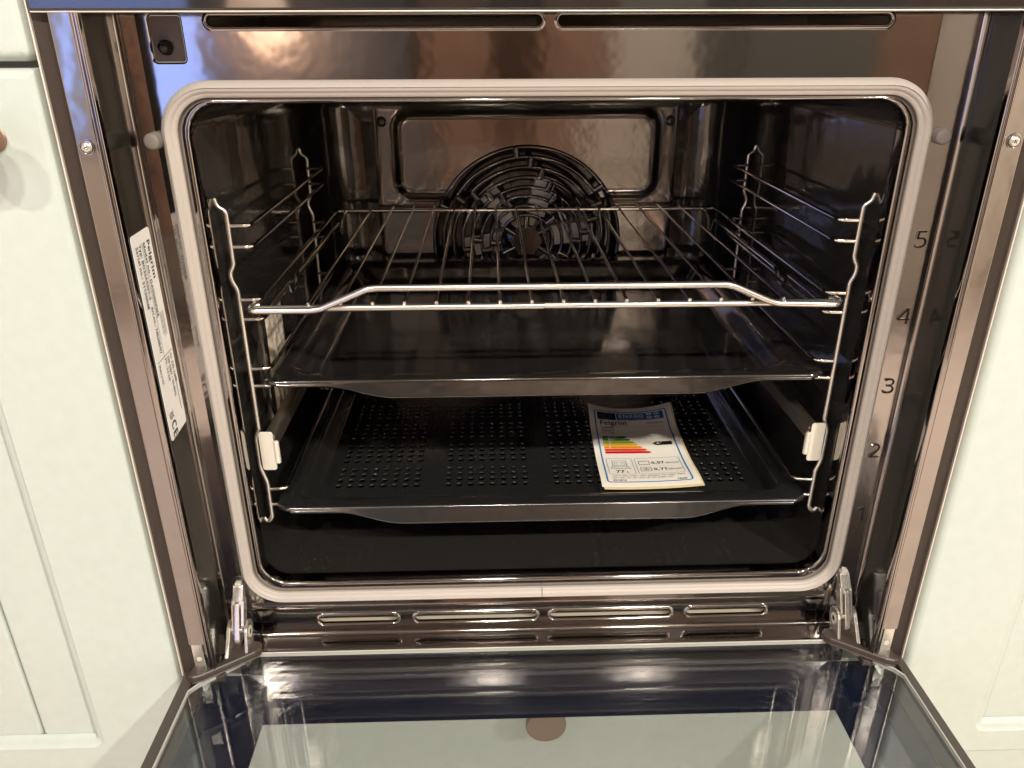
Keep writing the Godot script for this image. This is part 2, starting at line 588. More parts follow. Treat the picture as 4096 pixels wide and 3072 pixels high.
# A framed door: stiles and rails round a sunk panel of upright boards.
func shaker(t: Node3D, x0: float, x1: float, y0: float, y1: float, z: float, ix0: float, ix1: float, iy0: float, iy1: float, grooves: Array) -> void:
	var b := [x0, x1, y0, y1, 0.0002]
	var ib := [ix0, ix1, iy0, iy1, 0.0002]
	var st := tool_new()
	var rows := [loop(b, 0, z - 0.021, "z", 3), loop(b, 0, z - 0.0065, "z", 3)]
	for k in range(1, 5):
		var a := k * PI / 8
		rows.append(loop(b, -0.0055 * (1 - cos(a)), z - 0.0065 + 0.0065 * sin(a), "z", 3))
	loft(st, rows)
	# face, then the moulded step down to the panel
	var face := [loop(b, -0.0055, z, "z", 3), loop(ib, 0.0095, z, "z", 3), loop(ib, 0.0085, z - 0.0016, "z", 3), loop(ib, 0.0058, z - 0.0028, "z", 3), loop(ib, 0.002, z - 0.0036, "z", 3), loop(ib, 0.0, z - 0.0072, "z", 3)]
	loft(st, face, true, [1, 2, 2, 2, 2])
	obj("frame", st, M.paint, t)
	var edges := [ix0]
	edges.append_array(grooves)
	edges.append(ix1)
	for k in edges.size() - 1:
		st = tool_new()
		var g0: float = edges[k] + (0.0 if k == 0 else 0.0009)
		var g1: float = edges[k + 1] - (0.0 if k == edges.size() - 2 else 0.0009)
		bbox(st, Vector3(g0, iy0 - 0.004, z - 0.019), Vector3(g1, iy1 + 0.004, z - 0.0074), 0.0028)
		obj("panel_board", st, M.paint, t)

func cabinets() -> void:
	var z := -0.006
	var t := thing("cupboard_front", "pale painted cabinet door with copper knob beside the rating sticker", "cabinet door", Vector3(-0.53, -0.335, z))
	shaker(t, -0.755, -0.3055, -0.335, 0.2495, z, -0.69, -0.392, -0.2875, 0.19, [-0.6375, -0.585, -0.5325, -0.485, -0.4375])
	knob(t, Vector3(-0.3395, 0.2105, z), 0.034, 0.0165)
	t = thing("drawer_front", "pale painted drawer front above the cabinet door with the knob", "drawer", Vector3(-0.53, 0.253, z))
	var st := tool_new()
	bbox(st, Vector3(-0.755, 0.2532, z - 0.021), Vector3(-0.3055, 0.40, z), 0.006)
	obj("front", st, M.paint, t)
	t = thing("cupboard_front", "pale painted cabinet door on the side of the stamped level numbers", "cabinet door", Vector3(0.53, -0.335, z))
	shaker(t, 0.3070, 0.755, -0.335, 0.40, z, 0.396, 0.69, -0.2965, 0.34, [0.4195 + 0.02, 0.49, 0.54, 0.59, 0.64])
	t = thing("drawer_front", "pale drawer front with round knob seen through the door glass", "drawer", Vector3(0, -0.48, z))
	st = tool_new()
	bbox(st, Vector3(-0.2985, -0.50, z - 0.031), Vector3(0.2985, -0.2425, z - 0.011), 0.004)
	obj("front", st, M.paint, t)
	knob(t, Vector3(-0.001, -0.2615, z - 0.011), 0.034, 0.0172)
	for s in [-1, 1]:
		t = thing("cabinet_carcass", "pale cabinet box behind the %s" % ["door with the copper knob" if s < 0 else "door without a knob"], "cabinet", Vector3(s * 0.53, -0.60, -0.3))
		st = tool_new()
		var a := Vector3(-0.755, -0.62, -0.58); var b := Vector3(-0.3045, 0.42, -0.075)
		if s > 0: a = Vector3(0.3060, -0.62, -0.58); b = Vector3(0.755, 0.42, -0.075)
		bbox(st, a, b, 0.001)
		obj("box", st, M.paint, t)

# ------------------------------------------------------------------ the oven
const OPEN_ := [-0.2355, 0.2355, -0.1525, 0.2265, 0.020]     # cavity mouth
const GASK := [-0.2497, 0.2497, -0.1698, 0.2358, 0.029]      # middle line of the gasket

func slot(st: Tool, x0: float, x1: float, y0: float, y1: float, cx0: float, cx1: float, cy0: float, cy1: float) -> void:
	var b := [x0, x1, y0, y1, (y1 - y0) / 2]
	var c := [cx0, cx1, cy0, cy1, 1e-5]
	loft(st, [loop(c, 0, DP), loop(b, 0.0, DP), loop(b, -0.0012, DP + 0.0012), loop(b, -0.0022, DP + 0.0010), loop(b, -0.0030, DP - 0.0006), loop(b, -0.0033, DP - 0.0014), loop(b, -0.0033, DP - 0.0024)], true, [1, 2, 2, 2, 2, 2])

func oven() -> void:
	var o := thing("oven", "black built in oven with its glass door let down", "oven", Vector3(0, -0.24, 0))
	oven_front(o)
	oven_cavity(o)
	oven_fan(o)
	oven_hinges(o)
	oven_door(o)

func oven_front(o: Node3D) -> void:
	# front plate with the mouth, the vent slots and the ledge below them
	var st := tool_new()
	var XL := -0.2590      # where the strips along the recess walls begin; the one with the numbers is wider
	var X := 0.2470
	var outer := [XL, X, -0.1765, 0.2475, 1e-5]
	loft(st, [loop(outer, 0, DP), loop(GASK, -0.0048, DP)], true, [1])
	# rounded rim from the gasket into the mouth
	var rim := []
	var ga := loop(GASK, -0.0048, DP)
	var gb := loop(OPEN_, 0.0022, DP)
	for k in 8:
		var q := k / 7.0
		var row := PackedVector3Array()
		for j in ga.size():
			var p := ga[j].lerp(gb[j], q)
			p.z = DP + 0.0036 * (1.0 - pow(1.0 - q, 2.0))
			row.append(p)
		rim.append(row)
	rim.append_array([loop(OPEN_, 0.0010, DP + 0.0030), loop(OPEN_, 0.0003, DP + 0.001), loop(OPEN_, 0.0, DP - 0.003), loop(OPEN_, 0.0, DP - 0.008)])
	loft(st, rim)
	var yt := 0.2875
	rect(st, -0.2232, X, 0.2475, 0.2620, DP)
	slot(st, -0.2184, -0.0048, 0.2690, 0.2806, -0.2232, -0.0024, 0.2620, yt)
	slot(st, 0.0, 0.2170, 0.2690, 0.2806, -0.0024, 0.2220, 0.2620, yt)
	rect(st, 0.2220, X, 0.2620, yt, DP)
	var lb := [-0.2515, -0.2317, 0.2515, 0.2783, 0.0022]
	loft(st, [loop([XL, -0.2232, 0.2475, yt, 1e-5], 0, DP), loop(lb, 0.0012, DP), loop(lb, 0.0003, DP - 0.0006), loop(lb, 0.0, DP - 0.0024)], true, [1, 2, 2])
	var yb := -0.2085
	# rolled bead between the gasket and the lower slots
	var bead := []
	for k in 9:
		var q := k / 8.0
		bead.append(PackedVector3Array([Vector3(XL, lerpf(-0.1765, -0.1860, q), DP + 0.0013 * pow(sin(PI * q), 1.3)), Vector3(X, lerpf(-0.1765, -0.1860, q), DP + 0.0013 * pow(sin(PI * q), 1.3))]))
	loft(st, bead, false, [7, 7, 7, 7, 7, 7, 7, 7])
	rect(st, XL, -0.2020, yb, -0.1860, DP)
	slot(st, -0.1985, -0.1244, -0.2036, -0.1898, -0.2020, -0.1198, yb, -0.1860)
	slot(st, -0.1153, -0.0030, -0.2036, -0.1898, -0.1198, 0.0, yb, -0.1860)
	slot(st, 0.0031, 0.1152, -0.2036, -0.1898, 0.0, 0.1192, yb, -0.1860)
	slot(st, 0.1233, 0.1995, -0.2036, -0.1898, 0.1192, 0.2030, yb, -0.1860)
	rect(st, 0.2030, X, yb, -0.1860, DP)
	# side strips, drawn slightly forward towards the recess walls
	for s in [-1.0, 1.0]:
		var xs: float = XL if s < 0 else X
		var rise := 0.0017 if s < 0 else 0.0044
		loft(st, [PackedVector3Array([Vector3(xs, yb, DP), Vector3(xs, yt, DP)]), PackedVector3Array([Vector3(s * 0.2672, yb, DP + rise), Vector3(s * 0.2672, yt, DP + rise)])], false, [6])
	# ledge: plate, fillet, shelf towards the door
	var rows := []
	for p in [[yb, DP], [-0.2103, DP + 0.0004], [-0.2116, DP + 0.0016], [-0.2122, DP + 0.0035], [-0.2130, -0.0285], [-0.2142, -0.0262], [-0.2170, -0.0255], [-0.2450, -0.0255]]:
		rows.append(PackedVector3Array([Vector3(-0.262, p[0], p[1]), Vector3(0.262, p[0], p[1])]))
	loft(st, rows, false, [3, 3, 3, 3, 3, 3, 3])
	# upper fillet of the recess, under the panel
	rows = []
	for p in [[yt, DP], [0.2890, DP + 0.0005], [0.2903, DP + 0.002], [0.2906, DP + 0.006], [0.2906, -0.002]]:
		rows.append(PackedVector3Array([Vector3(-0.27, p[0], p[1]), Vector3(0.27, p[0], p[1])]))
	loft(st, rows, false, [4, 4, 4, 4])
	obj("front_plate", st, M.front, o)
	# sheet behind the lower slots and black ducts behind the upper ones
	st = tool_new()
	rect3(st, -0.205, 0.206, DP - 0.060, DP - 0.0030, -0.2046)
	rect(st, -0.205, 0.206, -0.2044, -0.1820, DP - 0.060)
	obj("duct_sheet", st, M.duct, o)
	st = tool_new()
	for e in [[-0.2225, -0.0020], [-0.0010, 0.2215]]:
		var box := [e[0], e[1], 0.2655, 0.2845, 1e-4]
		loft(st, [loop(box, 0, DP - 0.003, "z", 1), loop(box, 0, DP - 0.16, "z", 1)])
		cap(st, loop(box, 0, DP - 0.16, "z", 1), 2)
	obj("vent_duct", st, M.duct, o)
	# door switch plate
	var sw := part("door_switch", o)
	st = tool_new()
	var sp := [-0.2512, -0.2320, 0.2518, 0.2780, 0.002]
	var back := loop(sp, 0, DP - 0.0016)
	cap(st, back)
	obj("switch_plate", st, M.plate, sw)
	st = tool_new()
	disc(st, Vector3(-0.2432, 0.2600, DP - 0.0014), Vector3.BACK, [[0.0046, 0.0], [0.0046, 0.0015], [0.0036, 0.0022], [0.0032, 0.006], [0.0026, 0.0078], [0.0012, 0.0085]], 24)
	obj("plunger", st, mat(Color(0.01, 0.01, 0.01), 0.25), sw)
	# gasket
	st = tool_new()
	rows = []
	for p in [[-0.0052, 0.0], [-0.0054, 0.0020], [-0.0049, 0.0033], [-0.0028, 0.0040], [-0.0022, 0.0045], [-0.0016, 0.0053], [-0.0008, 0.0056], [0.0004, 0.0060], [0.0007, 0.0066], [0.0011, 0.0067], [0.0015, 0.0062], [0.0032, 0.0047], [0.0046, 0.0026], [0.0051, 0.0]]:
		rows.append(loop(GASK, p[0], DP + p[1], "z", 10))
	loft(st, rows, true, [1, 1, 1, 2, 2, 2, 3, 4, 4, 4, 5, 5, 5])
	var gk := obj("gasket", st, M.rubber, o)
	st = tool_new()
	rows = []
	for p in [[-0.0056, 0.0020], [-0.0050, 0.0035], [-0.0028, 0.0042], [-0.0016, 0.0055], [0.0004, 0.0062], [0.0011, 0.0069], [0.0017, 0.0063], [0.0033, 0.0049], [0.0048, 0.0026]]:
		rows.append(PackedVector3Array([Vector3(-0.0022, GASK[2] - p[0], DP + p[1]), Vector3(-0.0016, GASK[2] - p[0], DP + p[1])]))
	loft(st, rows, false)
	obj("seam", st, mat(Color(0.06, 0.05, 0.05), 0.7), gk)
	# rubber bumpers beside the gasket
	for s in [-1, 1]:
		st = tool_new()
		disc(st, Vector3(s * 0.2590, 0.2045, DP), Vector3.BACK, [[0.0053, 0.0], [0.0053, 0.0085], [0.0048, 0.0098], [0.0036, 0.0104]], 26)
		obj("rubber_bumper", st, M.bumper, o)
	# stamped level numbers
	var marks := [["1", -0.0945], ["2", -0.0355], ["3", 0.0210], ["4", 0.0775], ["5", 0.1345]]
	for m in marks:
		var t := TextMesh.new()
		t.text = m[0]; t.font = sans; t.font_size = 48; t.pixel_size = 0.00036; t.depth = 0.0018
		var mi := MeshInstance3D.new()
		mi.mesh = t
		mi.material_override = M.front
		mi.name = "level_number"
		mi.position = Vector3(0.2616, m[1], DP + 0.0032) - gpos(o)
		mi.scale = Vector3(1.05, 1.0, 1.0)
		o.add_child(mi, true)
	# side flanges with their recess walls
	for s in [-1.0, 1.0]:
		var f := part("side_flange", o)
		st = tool_new()
		var side := func(into: Tool, prof: Array) -> void:
			var strips := []
			for p in prof:
				var row := PackedVector3Array()
				var low := -0.1795 if p[0] > 0.2765 else -0.2140
				for k in 9: row.append(Vector3(s * p[0], lerpf(low, 0.2915, k / 8.0), p[1]))
				strips.append(row)
			loft(into, strips, false)
		side.call(st, [[0.2888, -0.010], [0.2889, -0.0012], [0.2884, -0.0002], [0.2876, 0.0], [0.2766, 0.0], [0.2758, 0.0004], [0.2750, 0.0014], [0.2741, 0.0018], [0.2732, 0.0013], [0.2726, 0.0013], [0.2718, 0.0015], [0.2710, 0.0006], [0.2706, -0.0024]])
		obj("enamel_flange", st, M.front, f)
		st = tool_new()
		side.call(st, [[0.2706, -0.0024], [0.2710, -0.009], [0.2724, -0.034], [0.2728, -0.0385]])
		obj("recess_wall", st, M.wall, f)
		st = tool_new()
		var lift := 0.0027 if s < 0 else 0.0
		side.call(st, [[0.2728, -0.0385], [0.2727, -0.0394], [0.2719, -0.0404 - lift], [0.2706, -0.0414 - lift], [0.2697, -0.0411 - lift], [0.2686, -0.0415 - lift], [0.2672, DP + 0.0044 - lift]])
		obj("enamel_fillet", st, M.front, f)
		st = tool_new()
		rows = []
		for p in [[0.2892, -0.0060], [0.2894, -0.0046], [0.2902, -0.0040], [0.2965, -0.0028], [0.2982, -0.0016]]:
			rows.append(PackedVector3Array([Vector3(s * p[0], -0.2108, p[1]), Vector3(s * p[0], 0.2915, p[1])]))
		loft(st, rows, false)
		obj("trim_strip", st, M.trim, f)
		st = tool_new()
		bbox(st, Vector3(minf(s * 0.2982, s * 0.2993), -0.2112, -0.016), Vector3(maxf(s * 0.2982, s * 0.2993), 0.40, 0.0004), 0.0003)
		obj("steel_edge", st, M.steel, f)
		# mounting screw in its dimple
		var sc := part("mounting_screw", f)
		var c := Vector3(s * 0.2822, 0.2060, 0.0002)
		st = tool_new()
		disc(st, c, Vector3.BACK, [[0.0048, 0.0], [0.0044, 0.0005], [0.0038, 0.0003], [0.0036, -0.0002]], 24)
		obj("dimple", st, M.front, sc)
		st = tool_new()
		disc(st, c, Vector3.BACK, [[0.0031, 0.0004], [0.0031, 0.0014], [0.0024, 0.0020], [0.0012, 0.0023]], 24)
		obj("head", st, M.plated, sc)
		st = tool_new()
		for q in 2:
			var d := Vector3(cos(q * PI / 2 + 0.6), sin(q * PI / 2 + 0.6), 0) * 0.0013
			tube(st, PackedVector3Array([c + d + Vector3(0, 0, 0.0022), c - d + Vector3(0, 0, 0.0022)]), 0.0003, 6)
		obj("cross_slot", st, M.liner, sc)
		# bright bracket below the flange
		var br := part("corner_bracket", f)
		st = tool_new()
		bbox(st, Vector3(minf(s * 0.2795, s * 0.2885), -0.2060, -0.0045), Vector3(maxf(s * 0.2795, s * 0.2885), -0.1800, -0.0025), 0.0004)
		obj("tab", st, M.plated, br)
		st = tool_new()
		disc(st, Vector3(s * 0.2838, -0.1965, -0.0024), Vector3.BACK, [[0.0022, 0.0], [0.0019, 0.0004], [0.0012, 0.0002]], 18)
		obj("rivet", st, M.zinc, br)
	# control panel across the top
	st = tool_new()
	bbox(st, Vector3(-0.2962, 0.2796, -0.012), Vector3(0.2962, 0.375, 0.0035), 0.0012)
	var pn := obj("control_panel", st, M.panel, o)
	st = tool_new()
	bbox(st, Vector3(-0.2960, 0.27855, -0.010), Vector3(0.2960, 0.2794, 0.0031), 0.0004)
	obj("lower_trim", st, M.steel, pn)

func oven_cavity(o: Node3D) -> void:
	var st := tool_new()
	var b := OPEN_
	var rows := []
	for p in [[0.0, -0.0535], [0.0012, -0.0560], [0.0018, -0.0600], [0.0018, -0.10], [0.0018, -0.20], [0.0018, -0.30], [0.0018, -0.3950]]:
		rows.append(loop(b, p[0], p[1]))
	for k in range(1, 7):
		var a := k * PI / 12
		rows.append(loop([b[0], b[1], b[2], b[3], 0.034], 0.0018 - 0.05 * (1 - cos(a)), -0.395 - 0.05 * sin(a)))
	loft(st, rows)
	cap(st, rows[-1], 2)
	obj("cavity_liner", st, M.liner, o)
	# shallow bead pressed into the floor
	# lamp behind a pressed glass cover in the left wall
	var lc := part("oven_lamp", o)
	st = tool_new()
	var lb := [-0.186, -0.128, -0.045, 0.060, 0.006]
	rows = []
	for p in [[0.002, 0.0], [0.002, 0.003], [0.0, 0.0046], [-0.004, 0.0050]]:
		var row := PackedVector3Array()
		for q in rr(lb[0] - p[0], lb[1] + p[0], lb[2] - p[0], lb[3] + p[0], lb[4], 4): row.append(Vector3(-0.2372 + p[1], q.y, q.x))
		rows.append(row)
	loft(st, rows)
	cap(st, rows[-1])
	obj("frame", st, M.liner, lc)
	st = tool_new()
	rows = []
	for k in 25:
		var zz := lerpf(-0.182, -0.132, k / 24.0)
		var row := PackedVector3Array()
		for j in 2: row.append(Vector3(-0.2320 + 0.0022 * absf(sin(k * PI / 6.0)), lerpf(-0.041, 0.056, j), zz))
		rows.append(row)
	loft(st, rows, false)
	obj("glass_cover", st, M.lampglass, lc)

func oven_fan(o: Node3D) -> void:
	var fc := part("fan_cover", o)
	var c := Vector2(0.0018, 0.0435)
	var R := 0.1085
	# pressed plate with a raised field and a round opening
	var st := tool_new()
	var x0 := -0.1715; var x1 := 0.1735; var y0 := -0.085; var y1 := 0.199
	var nx := 116; var ny := 95
	var v := []
	for j in ny + 1:
		var row := []
		for i in nx + 1:
			var p := Vector2(lerpf(x0, x1, float(i) / nx), lerpf(y0, y1, float(j) / ny))
			var d := p - c
			if d.length() < R and d.length() > R - 0.0065: p = c + d.normalized() * R
			var q := (p - Vector2(0.002, 0.1435)).abs() - Vector2(0.152, 0.050) + Vector2(0.022, 0.022)
			var sd := Vector2(maxf(q.x, 0), maxf(q.y, 0)).length() + minf(maxf(q.x, q.y), 0) - 0.022
			var h := 0.006 * (1.0 - smoothstep(-0.011, 0.003, sd))
			var e := minf(minf(p.x - x0, x1 - p.x), y1 - p.y)
			h += 0.002 * smoothstep(0.0, 0.004, e)
			h -= 0.055 * maxf(0.090 - p.y, 0.0)
			row.append(Vector3(p.x, p.y, BACK + h))
		v.append(row)
	for j in ny:
		for i in nx:
			var n_in := 0
			for p in [v[j][i], v[j][i + 1], v[j + 1][i + 1], v[j + 1][i]]:
				if Vector2(p.x, p.y).distance_to(c) < R - 0.0004: n_in += 1
			if n_in >= 1: continue
			quad(st, v[j][i], v[j + 1][i], v[j + 1][i + 1], v[j][i + 1])
	obj("plate", st, M.cover, fc)
	# the grille: rings with bridges set in a spiral
	var radii := [0.1095, 0.0985, 0.0872, 0.0760, 0.0648, 0.0536, 0.0424, 0.0312]
	for k in radii.size():
		st = tool_new()
		var r: float = radii[k]
		var zr := BACK + 0.0035
		var pts := PackedVector3Array()
		for a in 120: pts.append(Vector3(c.x + r * cos(TAU * a / 120), c.y + r * sin(TAU * a / 120), zr + 0.005 * smoothstep(0.050, 0.058, r * sin(TAU * a / 120)) - 0.055 * maxf(0.0465 - r * sin(TAU * a / 120), 0.0)))
		tube(st, pts, 0.0023, 8, true, 0.75, Vector3.BACK)
		var nb := 6 if k < 5 else 5
		if k < radii.size() - 1:
			for q in nb:
				var a := deg_to_rad(97.0 + q * 360.0 / nb - 9.5 * k)
				var zz := zr + 0.005 * smoothstep(0.050, 0.058, r * sin(a)) - 0.055 * maxf(0.0465 - r * sin(a), 0.0)
				var d := Vector3(cos(a), sin(a), 0)
				tube(st, PackedVector3Array([Vector3(c.x, c.y, zz) + d * r, Vector3(c.x, c.y, zz) + d * float(radii[k + 1])]), 0.0040, 8, false, 0.6, Vector3.BACK)
		obj("grille_ring", st, M.tray, fc)
	st = tool_new()
	for q in 6:
		var a := deg_to_rad(30.0 + q * 60.0)
		var d := Vector3(cos(a), sin(a), 0)
		tube(st, PackedVector3Array([Vector3(c.x, c.y, BACK + 0.001) + d * 0.016, Vector3(c.x, c.y, BACK + 0.001) + d * 0.0312]), 0.0034, 8, false, 0.6, Vector3.BACK)
	disc(st, Vector3(c.x, c.y, BACK - 0.002), Vector3.BACK, [[0.0200, 0.0012], [0.0200, 0.0036], [0.0190, 0.0046], [0.0185, 0.0047]], 6)
	obj("grille_hub", st, M.tray, fc)
	for s in [[-0.1613, 0.1800], [0.1633, 0.1795]]:
		st = tool_new()
		disc(st, Vector3(s[0], s[1], BACK + 0.002), Vector3.BACK, [[0.0058, 0.0], [0.0056, 0.0012], [0.0045, 0.0016], [0.0043, 0.0028], [0.0032, 0.0036], [0.0010, 0.0036]], 22)
		obj("cover_screw", st, M.liner, fc)
	# the fan wheel behind it
	var fan := part("fan", o)
	for q in 6:
		st = tool_new()
		var a := deg_to_rad(72.0 + q * 59.0)
		var d := Vector3(cos(a), sin(a), 0)
		var w := Vector3(-sin(a), cos(a), 0)
		var m := Vector3(c.x, c.y, BACK - 0.0155)
		var row0 := PackedVector3Array(); var row1 := PackedVector3Array(); var row2 := PackedVector3Array()
		for k in 2:
			var rr_: float = [0.030, 0.076][k]
			row0.append(m + d * rr_ - w * 0.013)
			row1.append(m + d * rr_ + w * 0.010)
			row2.append(m + d * rr_ + w * 0.013 - Vector3(0, 0, 0.010))
		loft(st, [row0, row1, row2], false, [-1, -1])
		obj("blade", st, M.blade, fan)
	st = tool_new()
	disc(st, Vector3(c.x, c.y, BACK - 0.020), Vector3.BACK, [[0.034, 0.0], [0.034, 0.002], [0.012, 0.003], [0.009, 0.010], [0.005, 0.011]], 24)
	obj("fan_hub", st, M.liner, fan)

# an upright plate lying in the y-z plane, shaped like a tapered capsule
func link_plate(st: Tool, p0: Vector2, p1: Vector2, r0: float, r1: float, xa: float, xb: float) -> void:
	var poly := PackedVector2Array()
	var d := (p1 - p0).normalized()
	var base := d.angle()
	for k in 9: poly.append(p1 + r1 * Vector2.from_angle(base - PI / 2 + PI * k / 8))
	for k in 9: poly.append(p0 + r0 * Vector2.from_angle(base + PI / 2 + PI * k / 8))
	slab(st, poly, minf(xa, xb), maxf(xa, xb), 0.0004, func(u, v, w): return Vector3(w, v, u))

func oven_hinges(o: Node3D) -> void:
	for s in [-1.0, 1.0]:
		var h := part("hinge", o)
		var x: float = s * 0.2580
		# slot in the plate that the hinge comes out of
		var st := tool_new()
		bbox(st, Vector3(x - 0.0062, -0.2000, DP - 0.004), Vector3(x + 0.0062, -0.1490, DP + 0.0012), 0.0005)
		obj("plate_slot", st, M.liner, h)
		# latch block: a folded channel
		st = tool_new()
		link_plate(st, Vector2(-0.0435, -0.1570), Vector2(-0.0370, -0.1690), 0.0034, 0.0046, x - 0.0042, x + 0.0042)
		obj("latch_channel", st, M.plated, h)
		st = tool_new()
		bbox(st, Vector3(x - 0.0024, -0.1560, DP - 0.001), Vector3(x + 0.0024, -0.1515, -0.0405), 0.0008)
		obj("hook", st, M.zinc, h)
		st = tool_new()
		link_plate(st, Vector2(-0.0375, -0.1680), Vector2(-0.0290, -0.1890), 0.0048, 0.0056, x + s * 0.0030, x + s * 0.0050)
		obj("outer_cheek", st, M.plated, h)
		st = tool_new()
		link_plate(st, Vector2(-0.0375, -0.1680), Vector2(-0.0300, -0.1850), 0.0046, 0.0052, x - s * 0.0052, x - s * 0.0030)
		obj("inner_cheek", st, M.plated, h)
		st = tool_new()
		link_plate(st, Vector2(-0.0350, -0.1690), Vector2(-0.0240, -0.1950), 0.0042, 0.0046, x - s * 0.0018, x + s * 0.0022)
		obj("bar", st, M.plated, h)
		# lower arms that enter the door
		st = tool_new()
		link_plate(st, Vector2(-0.0310, -0.1900), Vector2(-0.0110, -0.2110), 0.0075, 0.0048, x + s * 0.0062, x + s * 0.0092)
		obj("outer_arm", st, M.plated, h)
		st = tool_new()
		link_plate(st, Vector2(-0.0120, -0.2060), Vector2(-0.0075, -0.2120), 0.0030, 0.0030, x + s * 0.0130, x + s * 0.0146)
		obj("spring_blade", st, M.plated, h)
		st = tool_new()
		link_plate(st, Vector2(-0.0300, -0.1910), Vector2(-0.0215, -0.2120), 0.0088, 0.0080, x - s * 0.0082, x - s * 0.0058)
		obj("inner_arm", st, M.plated, h)
		st = tool_new()
		disc(st, Vector3(x - s * 0.0083, -0.1920, -0.0290), Vector3(-s, 0, 0), [[0.0050, 0.0], [0.0046, 0.0006], [0.0030, 0.0008], [0.0024, 0.0002]], 20)
		obj("pivot_ring", st, M.zinc, h)
		st = tool_new()
		disc(st, Vector3(x - s * 0.0077, -0.1920, -0.0290), Vector3(-s, 0, 0), [[0.0024, 0.0], [0.0022, 0.0012]], 14)
		obj("pivot_hole", st, M.liner, h)
		st = tool_new()
		disc(st, Vector3(x + s * 0.0092, -0.1900, -0.0290), Vector3(-s, 0, 0), [[0.0030, 0.0], [0.0030, 0.0170]], 16)
		obj("pivot_pin", st, M.plated, h)

func oven_door(o: Node3D) -> void:
	var d := part("door", o)
	var yt := -0.2095
	var put := func(u, v, w): return Vector3(u, w, v)
	# inner pane with cut corners
	var poly := PackedVector2Array([Vector2(-0.243, -0.0217), Vector2(0.246, -0.0217), Vector2(0.2855, 0.0125), Vector2(0.2905, 0.0200), Vector2(0.2905, 0.40), Vector2(-0.2880, 0.40), Vector2(-0.2880, 0.0185), Vector2(-0.2825, 0.0110)])
	var st := tool_new()
	var idx := tri_poly(poly)
	for yy in [yt, yt - 0.004]:
		for k in range(0, idx.size(), 3):
			tri(st, put.call(poly[idx[k]].x, poly[idx[k]].y, yy), put.call(poly[idx[k + 1]].x, poly[idx[k + 1]].y, yy), put.call(poly[idx[k + 2]].x, poly[idx[k + 2]].y, yy))
	var pane := obj("inner_glass", st, M.clear, d)
	st = tool_new()
	for k in poly.size():
		var a := poly[k]; var b := poly[(k + 1) % poly.size()]
		if a.y > 0.39 and b.y > 0.39: continue
		var n := (b - a).orthogonal().normalized() * 0.0008
		var p := [put.call(a.x, a.y, yt + 0.00015), put.call(b.x, b.y, yt + 0.00015), put.call(b.x, b.y, yt - 0.0042), put.call(a.x, a.y, yt - 0.0042)]
		tube(st, PackedVector3Array([put.call(a.x, a.y, yt - 0.0004), put.call(b.x, b.y, yt - 0.0004)]), 0.0008, 8)
		quad(st, p[0] + Vector3(0, -0.0004, 0), p[1] + Vector3(0, -0.0004, 0), p[2], p[3])
	obj("polished_edge", st, M.glass_edge, pane)
	# middle pane
	st = tool_new()
	rect3(st, -0.240, 0.242, -0.0205, 0.39, -0.2215)
	rect3(st, -0.240, 0.242, -0.0205, 0.39, -0.2255)
	obj("middle_glass", st, M.clear, d)
	# outer pane: printed border and clear window
	st = tool_new()
	var yo := -0.2375
	var wx0 := -0.2300; var wx1 := 0.2345; var wz := 0.0285; var wz1 := 0.34
	rect3(st, -0.2865, 0.2890, -0.0250, -0.0085, yo)
	rect3(st, -0.2965, 0.2970, -0.0085, wz, yo)
	rect3(st, -0.2965, wx0, wz, wz1, yo)
	rect3(st, wx1, 0.2970, wz, wz1, yo)
	rect3(st, -0.2965, 0.2970, wz1, 0.42, yo)
	var og := obj("outer_glass", st, M.print_border, d)
	st = tool_new()
	rect3(st, wx0, wx1, wz, wz1, yo)
	obj("window_pane", st, M.tinted, og)
	# rails on both sides
	for s in [[-0.2978, -0.2884], [0.2908, 0.2990]]:
		st = tool_new()
		var za: float = -0.008
		bbox(st, Vector3(s[0], -0.2365, za), Vector3(s[1], yt - 0.0006, 0.42), 0.0012)
		obj("side_rail", st, M.brown, d)
	# caps over the hinges
	for s in [-1.0, 1.0]:
		var cp := part("hinge_cap", d)
		st = tool_new()
		var pl := PackedVector2Array()
		# outline with the notch that the hinge arm passes through
		for q in [[0.2440, -0.0300], [0.2412, -0.0275], [0.2402, -0.0215], [0.2440, -0.0170], [0.2805, 0.0078], [0.2865, 0.0098], [0.2905, 0.0085], [0.2900, -0.0080], [0.2790, -0.0240], [0.2752, -0.0240], [0.2752, -0.0062], [0.2684, -0.0062], [0.2640, -0.0225], [0.2520, -0.0310]]:
			pl.append(Vector2(s * q[0], q[1]))
		slab(st, pl, -0.2105, -0.2040, 0.0008, put)
		obj("cover", st, M.brown, cp)
		st = tool_new()
		var lip := PackedVector2Array()
		for q in [[0.2395, -0.0240], [0.2400, -0.0190], [0.2430, -0.0150], [0.2795, 0.0100], [0.2868, 0.0122], [0.2868, 0.0095], [0.2440, -0.0185]]: lip.append(Vector2(s * q[0], q[1]))
		slab(st, lip, -0.2092, -0.2078, 0.0003, put)
		obj("lip", st, M.brown, cp)
		st = tool_new()
		bbox(st, Vector3(minf(s * 0.2650, s * 0.2760), -0.2170, -0.024), Vector3(maxf(s * 0.2650, s * 0.2760), -0.2112, 0.0020), 0.0004)
		obj("notch_floor", st, M.brown, cp)

func rect3(st: Tool, x0: float, x1: float, z0: float, z1: float, y: float) -> void:
	quad(st, Vector3(x0, y, z0), Vector3(x1, y, z0), Vector3(x1, y, z1), Vector3(x0, y, z1))

